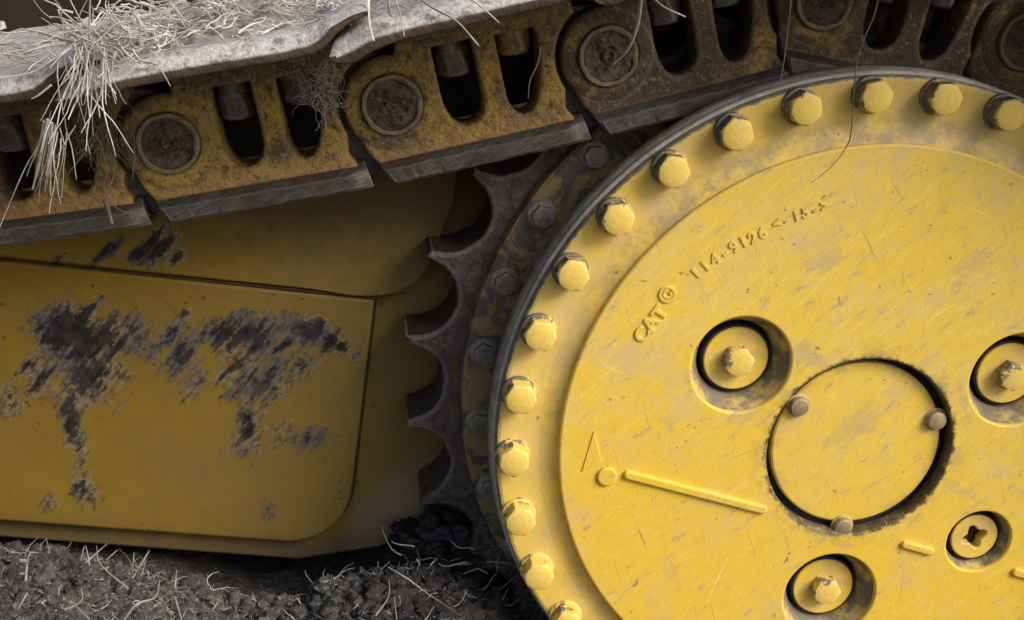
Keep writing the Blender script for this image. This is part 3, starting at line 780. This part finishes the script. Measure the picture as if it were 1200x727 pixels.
# loose clods
def ico(sub):
    q = bmesh.new(); bmesh.ops.create_icosphere(q, subdivisions=sub, radius=1)
    q.verts.index_update(); r = ([v.co.copy() for v in q.verts], [[v.index for v in f.verts] for f in q.faces]); q.free(); return r
ICO = {1: ico(1), 2: ico(2)}
V_, F_ = [], []
for k in range(6500):
    x = random.uniform(-1.02, -.30); y = random.uniform(-.14, .085)
    s_ = random.choice((.0015, .002, .0025, .003, .0035, .0045, .006, .009))*random.uniform(.7, 1.2)
    z = ground_z(x, y)+s_*.2
    vs, fs = ICO[2 if s_ > .005 else 1]
    sc = Vector((random.uniform(.7, 1.4), random.uniform(.7, 1.3), random.uniform(.6, 1.0))); c = Vector((x, y, z)); o_ = Vector((random.uniform(0, 99), 0, 0))
    n0 = len(V_)
    for v in vs: V_.append(c+Vector((v.x*sc.x, v.y*sc.y, v.z*sc.z))*s_*(1+.75*noise.noise(v*1.4+o_)+.4*noise.noise(v*3.3+o_)))
    for f in fs: F_.append([n0+i for i in f])
me = bpy.data.meshes.new('soil_clods'); me.from_pydata(V_, [], F_)
o = tag(obj('soil_clods', me, M_soil, sm=70), 'crumbly grey soil clods heaped along the foot of the yellow beam', 'soil', kind='stuff')
# roots and dry stems in the soil
def wander(p, d, L, n=7, curl=.5, droop=0):
    pts = [Vector(p)]; d = Vector(d).normalized()
    for k in range(n):
        d = (d+Vector((random.gauss(0, curl), random.gauss(0, curl), random.gauss(0, curl)-droop))*.5).normalized()
        pts.append(pts[-1]+d*L/n)
    return pts
bm = bmesh.new()
for k in range(2300):
    x = random.uniform(-1.0, -.36); 
    if x > -.58 and random.random() < .55: continue
    y = random.uniform(-.14, .10); L = random.uniform(.007, .034)
    a = random.uniform(0, 2*PI)
    d = (math.cos(a), math.sin(a)*.7, random.uniform(-.25, .35))
    pts = wander((x, y, ground_z(x, y)+.002), d, L, 7, .45, .10)
    pts = [Vector((q.x, q.y, max(q.z, ground_z(q.x, q.y)+.001))) for q in pts]
    add_tube(bm, pts, random.choice((.0004, .0005, .0006, .0007, .0008, .0010))*1.1, None, 5)
    if random.random() < .5:
        i = random.randint(2, 5); add_tube(bm, wander(pts[i], (random.gauss(0, 1), random.gauss(0, .6), random.uniform(-.1, .7)), L*.5, 5, .4), .0008, None, 4)
for (pts, r) in [([(150,690),(118,662),(113,640)],.0016), ([(105,662),(100,640),(95,655)],.0012), ([(100,660),(126,637)],.0018), ([(58,648),(54,630)],.0014), ([(155,672),(157,648)],.0014),
                 ([(155,678),(175,645)],.0015), ([(205,690),(207,668)],.0016), ([(145,727),(160,708),(182,700),(187,680)],.0024), ([(75,715),(95,705),(95,690)],.0026), ([(20,715),(32,695)],.0022),
                 ([(30,680),(34,650),(45,648)],.0020), ([(455,665),(480,680),(500,695),(540,722)],.0012), ([(440,722),(455,700),(456,680)],.0014), ([(465,727),(462,700)],.0013), ([(90,712),(105,726)],.002), ([(245,700),(262,706)],.002), ([(205,700),(213,727)],.0022)]:
    w = [U3(u, v, .02-.0012*(v-650)+random.uniform(-.006, .006)) for u, v in pts]
    add_tube(bm, bez(w, 10), r*.62, r*.3, 6)
tag(obj('dry_roots', bm, M_root, sm=60), 'pale dry roots and stems sticking out of the grey soil', 'roots', kind='stuff')
# black wet mud clump round the lowest visible teeth
def lump(cx, cy, cz, rx, ry, rz, seed, amp=.35, sub=5, freq=2.2):
    bm = bmesh.new(); bmesh.ops.create_icosphere(bm, subdivisions=sub, radius=1)
    for v in bm.verts:
        d = v.co.copy()
        f = 1+amp*noise.fractal(d*freq+Vector((seed, 0, 0)), .8, 2, 6)
        v.co = Vector((cx+d.x*rx*f, cy+d.y*ry*f, cz+d.z*rz*f))
    return bm
M_wet = plain('wet_black_mud', (.020, .019, .019), .5, (.011, .010, .010), 60, .9)
x, z = U(526, 655, .175)
tag(obj('mud_clump', lump(x, .185, z-.004, .068, .060, .050, 3, .36, 6, 2.3), M_wet, sm=80), 'wet black mud clump packed round the lowest sprocket teeth', 'mud')
bm = bmesh.new()
for k in range(40):
    u = random.uniform(470, 600); v = random.uniform(640, 720)
    p = U3(u, v, .085+random.uniform(-.015, .02)); a = random.uniform(0, PI)
    add_tube(bm, wander(p, (math.cos(a), -.2, math.sin(a)*.5), random.uniform(.02, .05), 7, .5), .0009, None, 4)
tag(obj('mud_fibres', bm, M_straw2, sm=60), 'thin grey plant fibres lying over the black mud beside the sprocket', 'plant fibres', kind='stuff')

# ================================================================== grass, straws and dirt on the track
def straw_obj(name, label, cat, lines, mat, group=None, n=12, bm=None):
    bm = bm or bmesh.new()
    for pts, r, y in lines:
        L = len(pts)
        w = [U3(u, v, (y if not isinstance(y, tuple) else y[0]+(y[1]-y[0])*i/(L-1))) for i, (u, v) in enumerate(pts)]
        add_tube(bm, bez(w, n), r, r*.55, 6, .6)
    return tag(obj(name, bm, mat, sm=60), label, cat, group)
# dried dirt and grass heaped on the first full shoe
bm = bmesh.new()
for k in range(26):
    u = random.uniform(105, 390); t = (u-105)/285
    y = random.uniform(-.09, .12)
    base = U(150+0*u, 75, -.15)
x0, z0 = PINS[2]; a2 = math.atan2(PINS[3][1]-z0, PINS[3][0]-x0)
def on_shoe(i, s_, y, h):
    (x0, z0), (x1, z1) = PINS[i], PINS[i+1]; a = math.atan2(z1-z0, x1-x0)
    return Vector((x0+s_*math.cos(a)-h*math.sin(a), y, z0+s_*math.sin(a)+h*math.cos(a)))
def heap(i, s0, s1, y0, y1, hmax, seed, n=60):
    bm = bmesh.new(); R = []
    m = 44
    for j in range(n+1):
        row = []
        for k in range(m+1):
            f, g = j/n, k/m
            e = min(1, 7*min(f, 1-f))*min(1, 7*min(g, 1-g)); e = e*e*(3-2*e)
            s_ = s0+(s1-s0)*f; y = y0+(y1-y0)*g
            b = .1003 if s_ < .165 else .1003+(s_-.165)*.25
            h = b-.004+e*(.004+hmax*(.45+.55*noise.noise(Vector((f*2.5+seed, g*2, 1))))+.006*noise.fractal(Vector((s_*50, y*50, seed)), .8, 2, 4))
            jj = .006*noise.noise(Vector((s_*45+seed, y*45, 5)))
            row.append(bm.verts.new(on_shoe(i, s_+jj, y+jj, h)))
        R.append(row)
    low = []
    for A, B in zip(R, R[1:]):
        for k in range(m): bm.faces.new((A[k], A[k+1], B[k+1], B[k]))
    return bm
tag(obj('dirt_heap', heap(2, .0, .155, -.118, .20, .026, 2), M_mud, sm=80), 'dry grey dirt heap mixed with straw on the shoe at upper left', 'dirt')
bm = bmesh.new()
for k in range(520):
    s_ = random.uniform(-.01, .20)**1.0; y = random.uniform(-.140, .06)
    dens = 1 if s_ < .12 else .5
    if random.random() > dens: continue
    hb = .103+(.026 if s_ < .10 else .012)*random.random()*(1 if y > -.11 else .4)
    p = on_shoe(2, s_, y, hb); a = random.uniform(0, 2*PI)
    add_tube(bm, wander(p, (math.cos(a), math.sin(a)*.6, random.uniform(-.15, .28)), random.uniform(.010, .045), 7, .6, .10), random.uniform(.0004, .0010), None, 4)
for k in range(110):                              # the thick knot beside the left tuft
    p = on_shoe(2, random.gauss(.015, .016), random.uniform(-.16, -.08), .105+abs(random.gauss(0, .020))); a = random.uniform(0, 2*PI)
    add_tube(bm, wander(p, (math.cos(a), math.sin(a)*.5, random.uniform(-.3, .6)), random.uniform(.015, .05), 8, .65, .08), random.uniform(.0006, .0014), None, 4)
tag(obj('grass_mat', bm, M_straw, sm=60), 'matted bleached dry grass lying along the dirt heap on the shoe', 'dry grass', kind='stuff')
bm = bmesh.new()
for k in range(260):
    i = random.choice((3, 3, 1)); s_ = random.uniform(-.03, .10) if i == 3 else random.uniform(.05, .20)
    p = on_shoe(i, s_, random.uniform(-.13, .05), .104+random.uniform(0, .010)); a = random.uniform(0, 2*PI)
    add_tube(bm, wander(p, (math.cos(a), math.sin(a)*.6, random.uniform(-.1, .3)), random.uniform(.012, .045), 6, .35, .05), random.uniform(.0005, .001), None, 4)
tag(obj('grass_litter', bm, M_straw2, sm=60), 'loose grey bits of dry grass scattered on the neighbouring shoes', 'dry grass', kind='stuff')
# hanging tuft at the upper left
Y0 = -.165
T_ = [([(100,52),(75,46),(25,34),(0,50),(-20,62)],.0017,(-.15,-.18)), ([(92,46),(66,28),(40,40),(0,52)],.0013,(-.15,-.17)), ([(97,58),(72,52),(52,55),(28,62),(0,74)],.0013,(-.15,-.18)),
      ([(96,44),(62,70),(35,86),(0,92)],.0022,(-.16,-.168)), ([(94,50),(75,62),(58,80)],.0014,(-.16,-.18)), ([(98,30),(88,12),(78,-8)],.0014,-.15), ([(105,45),(105,15),(106,-10)],.0016,-.16),
      ([(60,22),(48,12),(35,-6)],.0009,-.12), ([(58,20),(75,22),(95,32)],.0012,-.15), ([(62,28),(80,38),(98,46)],.0015,-.16),
      ([(101,62),(95,82),(92,104),(90,120)],.0016,(-.16,-.17)), ([(88,88),(78,105),(71,125),(67,146)],.0018,(-.16,-.17)), ([(109,62),(110,90),(114,118),(117,138)],.0018,(-.16,-.17)),
      ([(110,78),(124,95),(136,110)],.0014,(-.16,-.17)), ([(98,66),(85,85),(72,100)],.0012,-.165), ([(108,85),(98,105),(88,122),(80,140)],.0013,-.168), ([(104,60),(100,85),(95,112),(96,124)],.0010,-.17),
      ([(56,140),(50,172),(44,200),(38,222)],.0019,(-.15,-.12)), ([(61,144),(59,185),(59,229)],.0017,(-.15,-.12)), ([(65,146),(62,170),(54,205)],.0010,-.14), ([(70,150),(75,168),(76,170)],.0012,-.15),
      ([(48,166),(30,196),(14,232),(-6,280)],.0007,(-.10,-.08)), ([(112,60),(128,66),(140,74)],.0017,-.17), ([(118,52),(138,58),(150,76)],.0018,-.17), ([(120,48),(140,44),(168,46)],.0016,-.16), ([(135,60),(132,72)],.0020,-.17),
      ([(60,100),(45,112),(37,116)],.0017,-.16), ([(106,40),(120,20),(140,0)],.0012,-.14), ([(104,42),(128,30),(160,34)],.0013,-.15)]
bm = bmesh.new()
for k in range(22):
    p = U3(random.gauss(103, 9), random.gauss(45, 16), random.uniform(-.17, -.12)); a = random.uniform(0, 2*PI)
    add_tube(bm, wander(p, (math.cos(a), -.3, math.sin(a)), random.uniform(.02, .06), 7, .4, .10), random.uniform(.0005, .0013), None, 4)
for k in range(28):
    p = U3(random.gauss(100, 10), random.gauss(62, 8), random.uniform(-.172, -.155))
    add_tube(bm, wander(p, (random.gauss(0, .30), random.gauss(-.1, .2), -1), random.uniform(.025, .085), 8, .22, .05), random.uniform(.0004, .0009), None, 4)
for k in range(16):
    p = U3(random.gauss(66, 8), random.gauss(150, 10), random.uniform(-.15, -.10))
    add_tube(bm, wander(p, (random.gauss(-.15, .2), random.gauss(0, .2), -1), random.uniform(.03, .07), 8, .18, .05), random.uniform(.0004, .0008), None, 4)
straw_obj('grass_tuft', 'bleached straw tuft hanging over the shoe edge at upper left', 'dry grass', [(p_, r_*.72, y_) for p_, r_, y_ in T_], M_straw, bm=bm)
bm = bmesh.new()
for k in range(260):
    u = random.gauss(108, 16); v = random.uniform(95, 165)
    p = U3(u, v, random.uniform(-.06, .04))
    add_tube(bm, wander(p, (random.gauss(0, .35), random.gauss(0, .3), -1), random.uniform(.02, .05), 7, .40, .0), random.uniform(.0004, .0011), None, 4)
tag(obj('moss_clump', bm, M_moss, sm=60), 'dull olive grass clump hanging in the shade under the straw tuft', 'grass clump')
bm = bmesh.new()
for k in range(90):
    p = U3(random.gauss(378, 11), random.uniform(68, 122), random.uniform(-.03, .02))
    add_tube(bm, wander(p, (random.gauss(0, .6), random.gauss(0, .3), -1), random.uniform(.015, .035), 8, .75, 0), random.uniform(.0003, .0007), None, 4)
tag(obj('root_clump', bm, M_straw2, sm=60), 'small tangle of fine grey roots in the gap below two shoes', 'roots')
# single stalks
straw_obj('grass_stalk', 'pale straw bent over the shoe edge left of the middle pin', 'straw', [([(470,-18),(505,8),(535,25),(561,54)],.0017,(-.14,-.168))], M_straw)
straw_obj('grass_stalk', 'short pale straw sloping down from the top edge', 'straw', [([(528,-14),(560,5),(585,27)],.0013,(-.15,-.168))], M_straw)
straw_obj('grass_stalk', 'curved pale straw hanging over the pin nearest the hub', 'straw', [([(752,-16),(748,25),(736,58),(718,76)],.0017,(-.15,-.08))], M_straw)
straw_obj('grass_stalk', 'short white straw ending over the slot right of that pin', 'straw', [([(748,-30),(772,4),(803,20)],.0015,(-.15,-.12))], M_straw)
straw_obj('grass_stalk', 'straw pair standing on the rounded shoe nose', 'straw', [([(432,-10),(433,25),(438,48)],.0015,(-.14,-.165)), ([(455,-12),(456,14),(460,20)],.0016,-.155), ([(461,-8),(470,22),(474,43)],.0012,(-.155,-.168))], M_straw)
straw_obj('grass_stalk', 'long thin dark stalk with a knot, hanging in front of the hub', 'stalk', [([(1031,-12),(1024,20),(1004,70),(998,150),(992,172),(974,196),(950,215)],.0007,(-.10,-.03)), ([(1009,42),(1011,52)],.0016,-.095)], plain('brown_stalk', (.19, .16, .12), .8))
straw_obj('grass_stalk', 'thin grey stalk hanging just left of the hub top', 'stalk', [([(928,-10),(924,30),(919,70),(914,98)],.0008,(-.05,.0))], M_straw2)
straw_obj('grass_stalk', 'thin curved blade caught in a link slot', 'straw', [([(634,55),(630,75),(621,95),(619,115)],.0008,.05)], M_straw2)
straw_obj('dry_leaf', 'shrivelled pale leaf hanging from the rail below the tuft', 'leaf', [([(134,205),(126,225),(123,236)],.0008,(.02,.03)), ([(123,234),(127,248),(131,262)],.0042,.03), ([(124,232),(142,247),(176,252)],.0008,.03)], plain('shrivelled_leaf', (.40, .33, .25), .8))

# ================================================================== camera, light
cd = bpy.data.cameras.new('camera'); cam = bpy.data.objects.new('camera', cd); C.objects.link(cam)
cd.sensor_width = 36; cd.sensor_fit = 'HORIZONTAL'; cd.lens = 1400/1200*36; cd.clip_start = .02; cd.clip_end = 500
def W(v): return Vector((v[0], v[2], -v[1]))
right, down, fwd = W(RR[0]), W(RR[1]), W(RR[2])
loc = W(ORG)+Vector((0, -.022, 0))
m = Matrix.Identity(4)
for i in range(3): m[i][0] = right[i]; m[i][1] = -down[i]; m[i][2] = -fwd[i]; m[i][3] = loc[i]
cam.matrix_world = m
S.camera = cam
EL, AZ = 42, 50      # height of the sun and how far it stands to the right of straight in front of the hub
sd = Vector((math.sin(rad(AZ))*math.cos(rad(EL)), -math.cos(rad(AZ))*math.cos(rad(EL)), math.sin(rad(EL))))
sl = bpy.data.lights.new('sun', 'SUN'); sl.energy = 1.5; sl.angle = rad(30); sl.color = (1, .95, .88)
so = bpy.data.objects.new('sun', sl); C.objects.link(so); so.rotation_euler = sd.to_track_quat('Z', 'Y').to_euler()
w = bpy.data.worlds.new('World'); S.world = w; w.use_nodes = True
nt = w.node_tree; bg = nt.nodes['Background']; sk = nt.nodes.new('ShaderNodeTexSky'); sk.sky_type = 'NISHITA'; sk.sun_disc = False
sk.sun_elevation = rad(EL); sk.sun_rotation = rad(180-AZ); sk.dust_density = 4; sk.air_density = 1; sk.ozone_density = 1
nt.links.new(sk.outputs[0], bg.inputs[0]); bg.inputs[1].default_value = .07
S.view_settings.view_transform = 'Standard'; S.view_settings.look = 'None'; S.view_settings.exposure = 1.15; S.view_settings.gamma = 1
